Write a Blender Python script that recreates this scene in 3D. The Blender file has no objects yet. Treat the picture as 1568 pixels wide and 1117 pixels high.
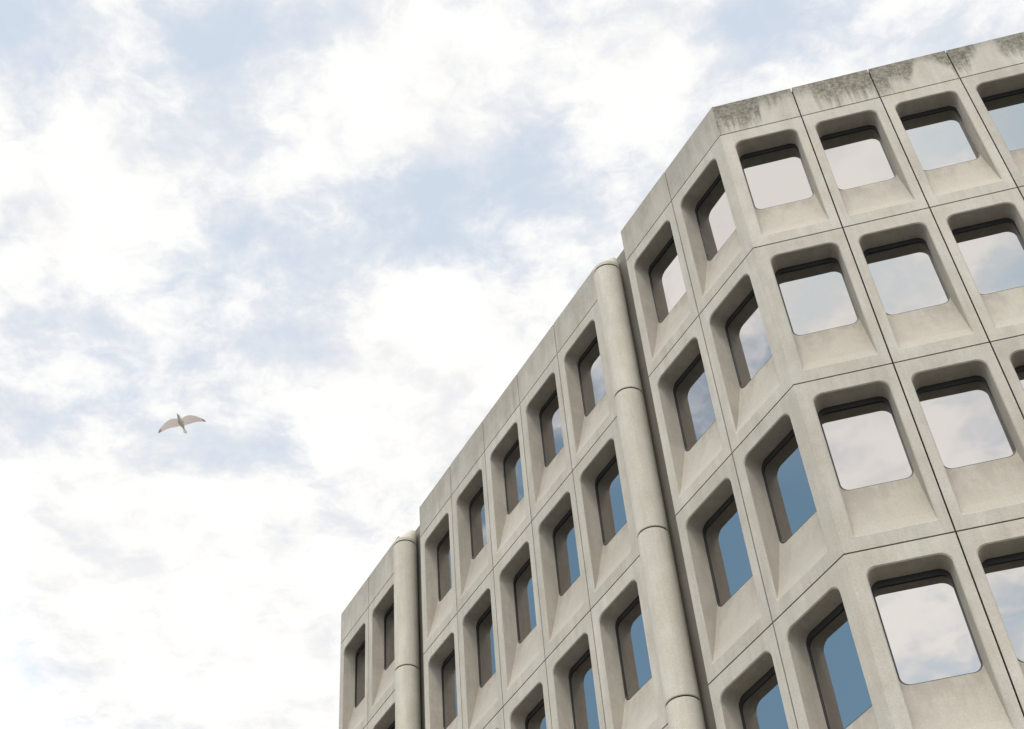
import bpy, bmesh, math, random
from mathutils import Vector, Matrix
random.seed(7)
S=bpy.context.scene
S.view_settings.view_transform='Standard'
try: S.view_settings.look='None'
except Exception: pass
S.view_settings.exposure=0
CAM_Z=1.6
# ------------------------------------------------------------------ nodes helpers
def newmat(name):
    m=bpy.data.materials.new(name); m.use_nodes=True
    nt=m.node_tree; nt.nodes.clear()
    out=nt.nodes.new('ShaderNodeOutputMaterial')
    return m,nt,out
class N:
    def __init__(s,nt): s.nt=nt
    def link(s,v,inp):
        if hasattr(v,'links') or isinstance(v,bpy.types.NodeSocket): s.nt.links.new(v,inp)
        else: inp.default_value=v
    def math(s,op,a,b=None,c=None,clamp=False):
        n=s.nt.nodes.new('ShaderNodeMath'); n.operation=op; n.use_clamp=clamp
        s.link(a,n.inputs[0])
        if b is not None: s.link(b,n.inputs[1])
        if c is not None: s.link(c,n.inputs[2])
        return n.outputs[0]
    def vmath(s,op,a,b=None):
        n=s.nt.nodes.new('ShaderNodeVectorMath'); n.operation=op
        s.link(a,n.inputs[0])
        if b is not None: s.link(b,n.inputs[1])
        return n.outputs['Value'] if op in('LENGTH','DISTANCE','DOT_PRODUCT') else n.outputs['Vector']
    def noise(s,vec,scale,detail=4,rough=.5,dist=0,out='Fac'):
        n=s.nt.nodes.new('ShaderNodeTexNoise'); s.link(vec,n.inputs['Vector'])
        n.inputs['Scale'].default_value=scale;n.inputs['Detail'].default_value=detail
        n.inputs['Roughness'].default_value=rough;n.inputs['Distortion'].default_value=dist
        return n.outputs[out]
    def smooth(s,v,a,b,c=0.,d=1.):
        n=s.nt.nodes.new('ShaderNodeMapRange'); n.interpolation_type='SMOOTHSTEP'
        s.link(v,n.inputs[0])
        for i,q in enumerate((a,b,c,d)): n.inputs[i+1].default_value=q
        return n.outputs[0]
    def mix(s,f,a,b,mode='MIX'):
        n=s.nt.nodes.new('ShaderNodeMix'); n.data_type='RGBA'; n.blend_type=mode
        s.link(f,n.inputs[0]); s.link(a,n.inputs[6]); s.link(b,n.inputs[7]); return n.outputs[2]
    def comb(s,x,y,z):
        n=s.nt.nodes.new('ShaderNodeCombineXYZ'); s.link(x,n.inputs[0]);s.link(y,n.inputs[1]);s.link(z,n.inputs[2]); return n.outputs[0]
    def sep(s,v):
        n=s.nt.nodes.new('ShaderNodeSeparateXYZ'); s.link(v,n.inputs[0]); return n.outputs

# ------------------------------------------------------------------ materials
ZTOP=23.6295+.9912+CAM_Z
def concrete(name,base=(.49,.448,.38),stain=0.0,dark=1.0):
    m,nt,out=newmat(name); k=N(nt)
    geo=nt.nodes.new('ShaderNodeNewGeometry'); P=geo.outputs['Position']
    x,y,z=k.sep(P)
    att=nt.nodes.new('ShaderNodeAttribute'); att.attribute_name='tone'
    mid=k.noise(P,1.7,5,.62)
    fine=k.noise(P,50.,2,.8)
    streak=k.noise(k.vmath('MULTIPLY',P,(6.,6.,.6)),1.,4,.65)
    v=k.math('MULTIPLY_ADD',mid,.46,.77)
    v=k.math('MULTIPLY',v,k.math('MULTIPLY_ADD',fine,.6,.70))
    v=k.math('MULTIPLY',v,k.math('MULTIPLY_ADD',streak,.46,.77))
    v=k.math('MULTIPLY',v,att.outputs['Fac'])
    if dark!=1.0: v=k.math('MULTIPLY',v,dark)
    col=k.mix(k.smooth(mid,.35,.7),(base[0],base[1],base[2],1),(base[0]*.96,base[1]*.985,base[2]*1.03,1))
    col=k.mix(1.0,col,k.comb(v,v,v),'MULTIPLY')
    att2=nt.nodes.new('ShaderNodeAttribute'); att2.attribute_name='dirt_shade'
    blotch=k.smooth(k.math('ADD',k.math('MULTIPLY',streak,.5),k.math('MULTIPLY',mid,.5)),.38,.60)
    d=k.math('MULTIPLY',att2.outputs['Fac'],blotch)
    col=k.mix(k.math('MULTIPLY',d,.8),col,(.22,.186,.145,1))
    if stain>0:
        h=k.math('SUBTRACT',ZTOP,z)                        # distance below the coping
        sn=k.noise(k.vmath('MULTIPLY',P,(1.1,1.1,.3)),1.,2,.55,.3)
        sn2=k.noise(k.vmath('MULTIPLY',P,(9.,9.,.8)),1.,5,.75,.2)
        depth=k.math('MULTIPLY',k.smooth(sn,.30,.60),k.math('MULTIPLY_ADD',sn2,1.8,-.15))
        depth=k.math('ADD',depth,k.math('MULTIPLY',sn2,.26))
        mask=k.smooth(k.math('SUBTRACT',depth,h),-.22,.45)
        blot=k.smooth(k.noise(P,11.,4,.8),.3,.65)
        mask=k.math('MULTIPLY',mask,k.math('MULTIPLY_ADD',blot,.55,.45))
        col=k.mix(k.math('MULTIPLY',mask,stain),col,(.10,.09,.065,1))
    b=nt.nodes.new('ShaderNodeBsdfPrincipled')
    nt.links.new(col,b.inputs['Base Color']); b.inputs['Roughness'].default_value=.88
    b.inputs['Specular IOR Level'].default_value=.25
    bump=nt.nodes.new('ShaderNodeBump'); bump.inputs['Strength'].default_value=.3; bump.inputs['Distance'].default_value=.01
    nt.links.new(fine,bump.inputs['Height'])
    nt.links.new(bump.outputs[0],b.inputs['Normal'])
    nt.links.new(b.outputs[0],out.inputs[0]); return m
def simple(name,col,rough=.6,var=.2,scale=8,metal=0,spec=.4,transl=0):
    m,nt,out=newmat(name); k=N(nt)
    geo=nt.nodes.new('ShaderNodeNewGeometry')
    n=k.noise(geo.outputs['Position'],scale,3,.6)
    v=k.math('MULTIPLY_ADD',n,var*2,1-var)
    c=k.mix(1.,(col[0],col[1],col[2],1),k.comb(v,v,v),'MULTIPLY')
    b=nt.nodes.new('ShaderNodeBsdfPrincipled'); nt.links.new(c,b.inputs['Base Color'])
    b.inputs['Roughness'].default_value=rough;b.inputs['Metallic'].default_value=metal
    b.inputs['Specular IOR Level'].default_value=spec
    if transl:
        t=nt.nodes.new('ShaderNodeBsdfTranslucent'); nt.links.new(c,t.inputs[0])
        mx=nt.nodes.new('ShaderNodeMixShader'); mx.inputs[0].default_value=transl
        nt.links.new(b.outputs[0],mx.inputs[1]);nt.links.new(t.outputs[0],mx.inputs[2]);nt.links.new(mx.outputs[0],out.inputs[0])
    else: nt.links.new(b.outputs[0],out.inputs[0])
    return m
def glassmat():
    m,nt,out=newmat('reflective_window_glass'); k=N(nt)
    geo=nt.nodes.new('ShaderNodeNewGeometry'); P=geo.outputs['Position']
    att=nt.nodes.new('ShaderNodeAttribute'); att.attribute_name='tone'
    g=nt.nodes.new('ShaderNodeBsdfGlossy'); g.inputs['Roughness'].default_value=.02
    t=att.outputs['Fac']
    nt.links.new(k.mix(1.,(.44,.42,.405,1),k.comb(t,t,t),'MULTIPLY'),g.inputs['Color'])
    bump=nt.nodes.new('ShaderNodeBump'); bump.inputs['Strength'].default_value=.12; bump.inputs['Distance'].default_value=.02
    nt.links.new(k.noise(P,1.1,1,.4),bump.inputs['Height']); nt.links.new(bump.outputs[0],g.inputs['Normal'])
    d=nt.nodes.new('ShaderNodeBsdfDiffuse'); d.inputs['Color'].default_value=(.06,.065,.07,1)
    mx=nt.nodes.new('ShaderNodeMixShader'); mx.inputs[0].default_value=.92
    nt.links.new(d.outputs[0],mx.inputs[1]);nt.links.new(g.outputs[0],mx.inputs[2]);nt.links.new(mx.outputs[0],out.inputs[0])
    return m
M_CON=concrete('precast_concrete')
M_PAR=concrete('stained_parapet_concrete',stain=.92)
M_PARL=concrete('parapet_concrete',stain=.25,base=(.45,.41,.35))
M_PIPE=concrete('column_concrete',base=(.55,.505,.42))
M_JOINT=simple('joint_sealant',(.035,.032,.03),.9)
M_FRAME=simple('dark_window_frame',(.028,.028,.03),.5)
M_GLASS=glassmat()
M_ROOF=simple('roof_felt',(.12,.12,.12),.9)

# ------------------------------------------------------------------ mesh builder
class MB:
    def __init__(s): s.v=[];s.f=[];s.m=[];s.t=[];s.d=[]
    def face(s,pts,mat=0,tone=1.,dirt_shade=None):
        i=len(s.v); s.v+= [tuple(p) for p in pts]; s.f.append(list(range(i,i+len(pts)))); s.m.append(mat); s.t+= [tone]*len(pts)
        s.d+= list(dirt_shade) if dirt_shade else [0.]*len(pts)
    def obj(s,name,mats,parent=None,merge=True,smooth=False):
        me=bpy.data.meshes.new(name); me.from_pydata(s.v,[],s.f)
        for m in mats: me.materials.append(m)
        me.polygons.foreach_set('material_index',s.m)
        a=me.attributes.new('tone','FLOAT','POINT'); a.data.foreach_set('value',s.t)
        a=me.attributes.new('dirt_shade','FLOAT','POINT'); a.data.foreach_set('value',s.d)
        if smooth: me.polygons.foreach_set('use_smooth',[True]*len(me.polygons))
        me.update()
        o=bpy.data.objects.new(name,me); S.collection.objects.link(o)
        if parent: o.parent=parent
        return o

class Facade:
    def __init__(s,origin,ang,side):
        s.o=Vector(origin); s.d=Vector((math.cos(ang),math.sin(ang),0)); n=Vector((-s.d.y,s.d.x,0)); s.n=n*side
    def p(s,t,z,dep=0.): return s.o+s.d*t-s.n*dep+Vector((0,0,z))
C0=(4.4698,16.7952,0)
AL,AR=math.radians(122.64),math.radians(-9.78)
FL=Facade(C0,AL,1); FR=Facade(C0,AR,-1)
H=3.5; Z1=23.6295+CAM_Z; GAP=.013; ROWS=6
building=bpy.data.objects.new('office_building',None); S.collection.objects.link(building)

def arc(cx,cz,r,a0,a1,n): return [(cx+r*math.cos(a0+(a1-a0)*i/n),cz+r*math.sin(a0+(a1-a0)*i/n)) for i in range(n+1)]
NA=7
def loop(u0,u1,z0,z1,rt,rb):
    L=[]
    L+=arc(u0+rb,z0+rb,rb,math.pi,1.5*math.pi,NA)
    L+=arc(u1-rb,z0+rb,rb,1.5*math.pi,2*math.pi,NA)
    L+=arc(u1-rt,z1-rt,rt,0,.5*math.pi,NA)
    L+=arc(u0+rt,z1-rt,rt,.5*math.pi,math.pi,NA)
    return L
MIT=.441
def panel(mb,mg,F,t0,t1,zt,fl,fr,tone,c0=False,c1=False):
    g0=0 if c0 else GAP; g1=0 if c1 else GAP
    zb=zt-H+GAP; ztp=zt-GAP
    def P(q,dep): return F.p(q[0],q[1],dep)
    a0,a1=t0+g0,t1-g1
    ch=.018
    o0,o1=t0+fl,t1-fr; oz1=zt-.30; oz0=zt-3.24
    Lo=loop(o0,o1,oz0,oz1,.18,.05)
    Lm=loop(o0+.006,o1-.006,oz0+.006,oz1-.006,.178,.048)
    Lo2=loop(o0+ch,o1-ch,oz0+ch,oz1-ch,.175,.045)
    D=.33; sp=.05
    gz0=zt-2.10
    Li=loop(o0+sp,o1-sp,gz0,oz1-.03,.16,.14)
    n=len(Lo)
    rc=[(a0,zb),(a1,zb),(a1,ztp),(a0,ztp)]
    rect=[]
    for c in range(4): rect+= [rc[c]]*(NA+1)
    for i in range(n):
        j=(i+1)%n
        pts=[P(rect[i],0),P(rect[j],0),P(Lo[j],0),P(Lo[i],0)]
        if rect[i]==rect[j]: pts=[pts[0],pts[2],pts[3]]
        mb.face(pts,0,tone)
        mb.face([P(Lo[i],0),P(Lo[j],0),P(Lm[j],.005),P(Lm[i],.005)],0,tone)
        mb.face([P(Lm[i],.005),P(Lm[j],.005),P(Lo2[j],ch),P(Lo2[i],ch)],0,tone)
        K=5
        for k in range(K):
            def q(idx,s):
                a=Lo2[idx];b=Li[idx]
                w=(a[0]+(b[0]-a[0])*s,a[1]+(b[1]-a[1])*s)
                if idx<2*(NA+1): dd=ch+(D-ch)*(s**.85)
                else: dd=ch+(D-ch)*s
                return P(w,dd)
            s0,s1=k/K,(k+1)/K
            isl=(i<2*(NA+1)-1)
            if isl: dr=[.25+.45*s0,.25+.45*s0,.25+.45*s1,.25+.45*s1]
            else: dr=[.6]*4  # soffit and jambs: recess shade put into the colour, beside the sill's dirt
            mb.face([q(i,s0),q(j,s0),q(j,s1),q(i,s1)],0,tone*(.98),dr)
    e=[(a0,zb,c0),(a1,zb,c1),(a1,ztp,c1),(a0,ztp,c0)]
    for i in range(4):
        j=(i+1)%4
        if i==1 and c1: continue
        if i==3 and c0: continue
        mb.face([F.p(e[i][0],e[i][1],0),F.p(e[i][0],e[i][1],.06),F.p(e[j][0],e[j][1],.06),F.p(e[j][0],e[j][1],0)],0,tone*.8)
    fw=.025
    Lg=loop(o0+sp+fw,o1-sp-fw,gz0+.015,oz1-.03-.10,.13,.13)  # frame head widened; its dark band stands in for the soffit's reflection
    for i in range(n):
        j=(i+1)%n
        mg.face([P(Li[i],D),P(Li[j],D),P(Lg[j],D+.004),P(Lg[i],D+.004)],0)
        mg.face([P(Lg[i],D+.004),P(Lg[j],D+.004),P(Lg[j],D+.022),P(Lg[i],D+.022)],0)
    tz=random.uniform(-.006,.006); tt=random.uniform(-.006,.006)
    mg.face([F.p(q[0],q[1],D+.022+tz*(q[1]-zt+1.2)+tt*(q[0]-(t0+t1)/2)) for q in Lg],1,random.uniform(.9,1.06))
def boxp(mb,F,t0,t1,z0,z1,d0,d1,mat=0,tone=1.,m0=0,m1=0,ch=.01):
    def P(t,z,d,e): return F.p(t+(m0 if e==0 else m1)*d,z,d)
    v=lambda a,b,c:P(t1 if a else t0,z1 if b else z0,d1 if c else d0,a)
    for q in ([(0,0,0),(1,0,0),(1,1,0),(0,1,0)],[(0,0,1),(0,1,1),(1,1,1),(1,0,1)],[(0,1,0),(1,1,0),(1,1,1),(0,1,1)],
              [(0,0,0),(0,0,1),(1,0,1),(1,0,0)],[(0,0,0),(0,1,0),(0,1,1),(0,0,1)],[(1,0,0),(1,0,1),(1,1,1),(1,1,0)]):
        mb.face([v(*a) for a in q],mat,tone)
def facade(name,F,mods,c0,c1,parmat,frames,channels=()):
    mb,mg,mj,mp=MB(),MB(),MB(),MB()
    for (t0,t1) in mods:
        a=(t0==0 and c0)
        fl,fr=frames(t0,t1)
        for k in range(ROWS):
            zt=Z1-k*H
            panel(mb,mg,F,t0,t1,zt,fl,fr,random.uniform(.92,1.05),c0=a)
            mj.face([F.p(t0,zt-.06,.055),F.p(t1,zt-.06,.055),F.p(t1,zt+.06,.055),F.p(t0,zt+.06,.055)],0)
        for tt in ((t0,t1) if not a else (t1,)):
            mj.face([F.p(tt-.05,Z1-ROWS*H,.0585),F.p(tt+.05,Z1-ROWS*H,.0585),F.p(tt+.05,ZTOP-.05,.0585),F.p(tt-.05,ZTOP-.05,.0585)],0)
        boxp(mp,F,t0+(0 if a else GAP),t1-GAP,Z1+GAP,ZTOP+random.uniform(-.008,.008),0,.3,0,random.uniform(.93,1.04),m0=MIT if a else 0)
    for (t0,t1) in channels:
        mb.face([F.p(t0,0,.30),F.p(t1,0,.30),F.p(t1,ZTOP-.02,.30),F.p(t0,ZTOP-.02,.30)],0,.45)  # channel back toned down, recess shade put into the concrete colour
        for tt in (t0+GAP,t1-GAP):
            mb.face([F.p(tt,Z1-ROWS*H,.06),F.p(tt,Z1+GAP,.06),F.p(tt,Z1+GAP,.30),F.p(tt,Z1-ROWS*H,.30)],0,.5)  # channel sides darkened in colour for the same recess shade
        mb.face([F.p(t0,ZTOP-.02,.30),F.p(t1,ZTOP-.02,.30),F.p(t1,ZTOP-.02,.6),F.p(t0,ZTOP-.02,.6)],0)
    mb.obj(name+'_panels',[M_CON],building); mg.obj(name+'_windows',[M_FRAME,M_GLASS],building)
    mj.obj(name+'_joints',[M_JOINT],building); mp.obj(name+'_parapet',[parmat],building)
GA=(3.51,4.62); GB=(13.25,14.45)
modsL=[(0,1.755),(1.755,3.51)]+[(4.70+1.71*i,4.70+1.71*(i+1)) for i in range(5)]+[(14.5,16.27),(16.27,18.04)]
modsL=[(a if abs(a-4.7)>1e-6 else 4.62,b) for a,b in modsL]
modsL=[(a if abs(a-14.5)>1e-6 else 14.45,b) for a,b in modsL]
def frL(t0,t1):
    fl=fr=.185
    if t0==0: fl=.27
    if abs(t0-4.62)<1e-6: fl=.27
    if abs(t0-14.45)<1e-6: fl=.24
    return fl,fr
facade('left_facade',FL,modsL,True,False,M_PARL,frL,(GA,GB))
NR=12
modsR=[(0,1.597)]+[(1.597+1.531*i,1.597+1.531*(i+1)) for i in range(NR)]
facade('right_facade',FR,modsR,True,False,M_PAR,lambda a,b:(.205 if a==0 else .16,.16))
EL=FL.p(18.04,0); AE=math.radians(75.06)
FE=Facade(EL,AE,1)
modsE=[(1.7*i,1.7*(i+1)) for i in range(6)]
facade('end_facade',FE,modsE,False,False,M_PARL,lambda a,b:(.2,.2))
RE=FR.p(modsR[-1][1],0)
FRE=Facade(RE,math.radians(37.8),-1)
facade('side_facade',FRE,modsE,False,False,M_PARL,lambda a,b:(.2,.2))
def core():
    mb=MB(); d=.5
    pts=[FE.p(10.2,0,d),FE.p(0.25,0,d),FL.p(17.8,0,d),FL.p(.22,0,d),FR.p(modsR[-1][1]-.25,0,d),FRE.p(.25,0,d),FRE.p(10.2,0,d)]
    n=len(pts)
    up=Vector((0,0,ZTOP-.45))
    for i in range(n):
        a,b=pts[i],pts[(i+1)%n]
        mb.face([a,b,b+up,a+up],0)
    mb.face([p+up for p in pts],1)
    mb.obj('inner_walls_and_roof',[M_JOINT,M_ROOF],building)
    mg=MB()
    for F,T in ((FL,18.04),(FR,modsR[-1][1]),(FE,10.2),(FRE,10.2)):
        zt=Z1-ROWS*H
        t=.05
        while t<T-.4:
            boxp(mg,F,t,t+.5,0,zt-.02,.02,.4,0,.95); t+=3.42
        boxp(mg,F,.25,T-.25,zt-.5,zt-.03,.06,.35,0,.9)
    mg.obj('ground_floor_piers',[M_CON],building)
core()
def column(name,F,tc,off,r):
    mb=MB(); n=48
    c=lambda z:F.p(tc,z,off)
    def ring(z,rr,back=0):
        return [c(z)-F.n*back+Vector((rr*math.cos(2*math.pi*i/n),rr*math.sin(2*math.pi*i/n),0)) for i in range(n)]
    def strip(a,b,mat=0,tone=1):
        for i in range(n):
            j=(i+1)%n; mb.face([a[i],a[j],b[j],b[i]],mat,tone)
    levels=[0]+[Z1-k*H for k in range(ROWS,0,-1)]+[Z1+.24]
    for a,b in zip(levels[:-1],levels[1:]):
        tn=random.uniform(.95,1.04)
        strip(ring(a+.012,r-.012),ring(a+.026,r),0,tn); strip(ring(a+.026,r),ring(b-.026,r),0,tn); strip(ring(b-.026,r),ring(b-.012,r-.012),0,tn)
        strip(ring(b-.012,r-.012),ring(b-.012,r-.04),1); strip(ring(b-.012,r-.04),ring(b+.012,r-.04),1); strip(ring(b+.012,r-.04),ring(b+.012,r-.012),1)
    z=Z1+.24
    strip(ring(z+.012,r-.012),ring(z+.02,r)); strip(ring(z+.02,r),ring(z+.10,r)); strip(ring(z+.10,r),ring(z+.52,r*.45,.19))
    mb.face(ring(z+.52,r*.45,.19),0)
    mb.obj(name,[M_PIPE,M_JOINT],building)
column('drum_column',FL,4.14,-.05,.288)
column('drum_column_far',FL,13.99,-.05,.288)

# ------------------------------------------------------------------ ground
def sheet(name,x0,x1,y0,y1,z,mat):
    mb=MB(); mb.face([(x0,y0,z),(x1,y0,z),(x1,y1,z),(x0,y1,z)]); return mb.obj(name,[mat])
sheet('ground',-1500,1500,-1500,1500,-.15,simple('asphalt',(.06,.06,.06),.9,.3,3))
mb=MB()
def prism(pts,z0,z1):
    n=len(pts)
    mb.face([(p[0],p[1],z1) for p in pts])
    for i in range(n):
        a,b=pts[i],pts[(i+1)%n]; mb.face([(a[0],a[1],z0),(b[0],b[1],z0),(b[0],b[1],z1),(a[0],a[1],z1)])
prism([(-9,4),(30,-3),(60,40),(0,60),(-22,44)],-.15,-.002)
mb.obj('pavement',[simple('paving_slabs',(.22,.21,.19),.9,.2,2)])

# ------------------------------------------------------------------ seagull
def seagull():
    M_B=simple('gull_white_plumage',(.85,.81,.76),.8,.02,3)
    M_W=simple('gull_wing_feathers',(.74,.66,.62),.9,.03,3,transl=.28,spec=.1)
    M_T=simple('gull_dark_wingtips',(.42,.30,.30),.9,.05,3,transl=.25,spec=.1)
    M_K=simple('gull_beak',(.6,.38,.08),.5)
    mb=MB(); n=14
    prof=[(-.22,.012,.008,0),(-.17,.03,.018,0),(-.10,.055,.045,0),(0,.075,.07,-.005),(.09,.074,.072,-.008),(.16,.058,.055,0),(.20,.042,.042,.008),(.235,.038,.038,.015),(.27,.034,.034,.016),(.295,.02,.022,.012),(.305,.011,.011,.008)]
    rings=[[(a*math.cos(2*math.pi*i/n),y,zc+b*math.sin(2*math.pi*i/n)) for i in range(n)] for y,a,b,zc in prof]
    for r0,r1 in zip(rings[:-1],rings[1:]):
        for i in range(n): j=(i+1)%n; mb.face([r0[i],r1[i],r1[j],r0[j]],0)
    mb.face(rings[0],0)
    tip=(0,.36,-.004)
    for i in range(n): mb.face([rings[-1][i],tip,rings[-1][(i+1)%n]],3)
    T=[(-.022,-.17),(-.05,-.35),(-.026,-.385),(0,-.392),(.026,-.385),(.05,-.35),(.022,-.17)]
    mb.face([(x,y,.002) for x,y in T],1)
    base=[(.0,.12,-.13,.015),(.04,.13,-.13,.02),(.10,.15,-.13,.035),(.18,.165,-.13,.05),(.26,.165,-.12,.055),(.33,.15,-.105,.05),(.42,.115,-.095,.035),(.50,.07,-.09,.018),(.57,.025,-.092,.0),(.62,-.02,-.095,-.012),(.66,-.08,-.10,-.02)]
    SS=[0,.15,.35,.6,.8,1.]
    def wing(sg,st):
        pr=None
        for (x,yl,yt,z) in st:
            ch=yl-yt
            sec=[(sg*x,yl-s*ch,z+.16*s*(1-s)*ch) for s in SS]
            if pr:
                mat=1 if x<.60 else 2
                for i in range(len(SS)-1):
                    f=[pr[i],pr[i+1],sec[i+1],sec[i]]
                    mb.face(f if sg>0 else f[::-1],mat)
            pr=sec
    wing(1,[(x*.97,yl,yt,z-.22*max(0,x-.1)) for x,yl,yt,z in base])
    wing(-1,[(x*.98,yl,yt,z+.02*x) for x,yl,yt,z in base])
    o=mb.obj('seagull',[M_B,M_W,M_T,M_K])
    bm=bmesh.new(); bm.from_mesh(o.data); bmesh.ops.remove_doubles(bm,verts=bm.verts,dist=.0003)
    for f in bm.faces: f.smooth=True
    bm.to_mesh(o.data); bm.free()
    o.location=(-7.3*.92,22.48*.92,22.90*.92+CAM_Z)
    o.scale=(.76,.76,.76)
    o.rotation_euler=(math.radians(4),math.radians(0),math.radians(180-6))
    return o
seagull()

# ------------------------------------------------------------------ camera
pitch,roll=.8125,-.0964
c,s=math.cos(pitch),math.sin(pitch); cr,sr=math.cos(roll),math.sin(roll)
X=Vector((1,0,0));U=Vector((0,-s,c));Fw=Vector((0,c,s))
rt=X*cr+U*sr; up=-X*sr+U*cr
cam=bpy.data.cameras.new('camera'); co=bpy.data.objects.new('camera',cam); S.collection.objects.link(co)
M=Matrix.Identity(4)
for i in range(3): M[i][0]=rt[i];M[i][1]=up[i];M[i][2]=-Fw[i]
M[2][3]=CAM_Z
co.matrix_world=M
cam.sensor_width=36; cam.lens=2253.1/1568*36; cam.clip_end=5000
S.camera=co

# ------------------------------------------------------------------ light
sun_el,sun_az=math.radians(61),math.radians(198)   # azimuth measured clockwise from +Y
sd=Vector((math.sin(sun_az)*math.cos(sun_el),math.cos(sun_az)*math.cos(sun_el),math.sin(sun_el)))
sl=bpy.data.lights.new('sun','SUN'); sl.energy=1.85; sl.angle=math.radians(16); sl.color=(1,.94,.84)
so=bpy.data.objects.new('sun',sl); S.collection.objects.link(so)
so.rotation_euler=sd.to_track_quat('Z','Y').to_euler(); so.location=(0,-20,40)

# ------------------------------------------------------------------ sky
W=bpy.data.worlds.new('World'); S.world=W; W.use_nodes=True; nt=W.node_tree; nt.nodes.clear(); k=N(nt)
try:
    W.cycles.sampling_method='MANUAL'; W.cycles.sample_map_resolution=256
except Exception: pass
out=nt.nodes.new('ShaderNodeOutputWorld')
sky=nt.nodes.new('ShaderNodeTexSky'); sky.sky_type='NISHITA'; sky.sun_disc=False; sky.sun_elevation=sun_el; sky.sun_rotation=sun_az
skc=k.mix(1.,sky.outputs[0],(1.8,2.15,1.85,1),'MULTIPLY')
bg1=nt.nodes.new('ShaderNodeBackground'); nt.links.new(skc,bg1.inputs[0]); bg1.inputs[1].default_value=.13
tc=nt.nodes.new('ShaderNodeTexCoord'); D=tc.outputs['Generated']
x,y,z=k.sep(D)
zc=k.math('MAXIMUM',z,.06)
px=k.math('DIVIDE',x,zc); py=k.math('DIVIDE',y,zc)
P=k.comb(px,py,0.)
wn=k.noise(P,6.,4,.65,0,'Color')
wv=k.vmath('SUBTRACT',wn,(.5,.5,.5))
wv=k.vmath('MULTIPLY',wv,(.16,.16,0))
Q=k.vmath('ADD',P,wv)
n1=k.noise(k.vmath('ADD',P,k.vmath('MULTIPLY',wv,(.4,.4,0))),8.,8,.63,0)
dens=k.math('MULTIPLY_ADD',k.math('SUBTRACT',n1,.5),2.7,.55)
blobs=[(-.078,.755,.075,-.52),(.051,.729,.06,-.47),(-.249,.815,.06,-.45),(.252,.60,.07,-.5),(-.34,.56,.05,-.4),(-.375,.916,.055,-.42),(-.19,.575,.045,-.42),(-.237,1.02,.06,-.25),(-.02,.80,.05,-.3),
 (-.064,.645,.07,.6),(-.336,.70,.075,.5),(-.08,.90,.08,.45),(-.45,1.2,.2,.5),(.11,.634,.06,.4),(-.12,1.03,.09,.4),(-.28,1.36,.2,.5),(.0,1.0,.1,.3),
 (-.76,.12,.22,.8),(-1.5,.5,.5,-1.4),(-1.15,.2,.12,-.5),(.22,-.84,.09,-.6),(.22,-1.05,.10,-.5),(-.03,-.8,.1,.4),(-.05,-1.2,.15,.4)]
for bx,by,sg,am in blobs:
    d=k.vmath('DISTANCE',Q,(bx,by,0))
    e=k.math('MULTIPLY',k.math('POWER',k.math('DIVIDE',d,sg),2.),-1.)
    dens=k.math('ADD',dens,k.math('MULTIPLY',k.math('EXPONENT',e),am))
mask=k.smooth(dens,-.06,.82)
dc=k.vmath('DISTANCE',Q,(-1.55,.5,0))
hz=k.math('MULTIPLY',k.smooth(dc,.45,.95,.0,.80),k.smooth(py,.4,-.3,1.0,.5))
# clouds and haze brighter towards the sun; left side brightening added for window reflections
br=k.math('MAXIMUM',k.smooth(py,.45,-.35,1.0,1.75),k.smooth(px,-.5,-.72,1.0,1.75))
hcol=k.mix(1.,(.735,.785,.87,1),k.comb(br,br,br),'MULTIPLY')
bgh=nt.nodes.new('ShaderNodeBackground'); nt.links.new(hcol,bgh.inputs[0]); bgh.inputs[1].default_value=1.0
mh=nt.nodes.new('ShaderNodeMixShader'); nt.links.new(hz,mh.inputs[0]); nt.links.new(bg1.outputs[0],mh.inputs[1]); nt.links.new(bgh.outputs[0],mh.inputs[2])
puff=k.math('MULTIPLY_ADD',k.math('SUBTRACT',n1,.5),2.4,k.math('MULTIPLY',dens,.45))
ccol=k.mix(k.smooth(puff,-.05,.55),(.885,.885,.90,1),(1.03,1.02,1.0,1))
ccol=k.mix(1.,ccol,k.comb(br,br,br),'MULTIPLY')
bg2=nt.nodes.new('ShaderNodeBackground'); nt.links.new(ccol,bg2.inputs[0]); bg2.inputs[1].default_value=1.0
mx=nt.nodes.new('ShaderNodeMixShader'); nt.links.new(mask,mx.inputs[0]); nt.links.new(mh.outputs[0],mx.inputs[1]); nt.links.new(bg2.outputs[0],mx.inputs[2])
nt.links.new(mx.outputs[0],out.inputs[0])
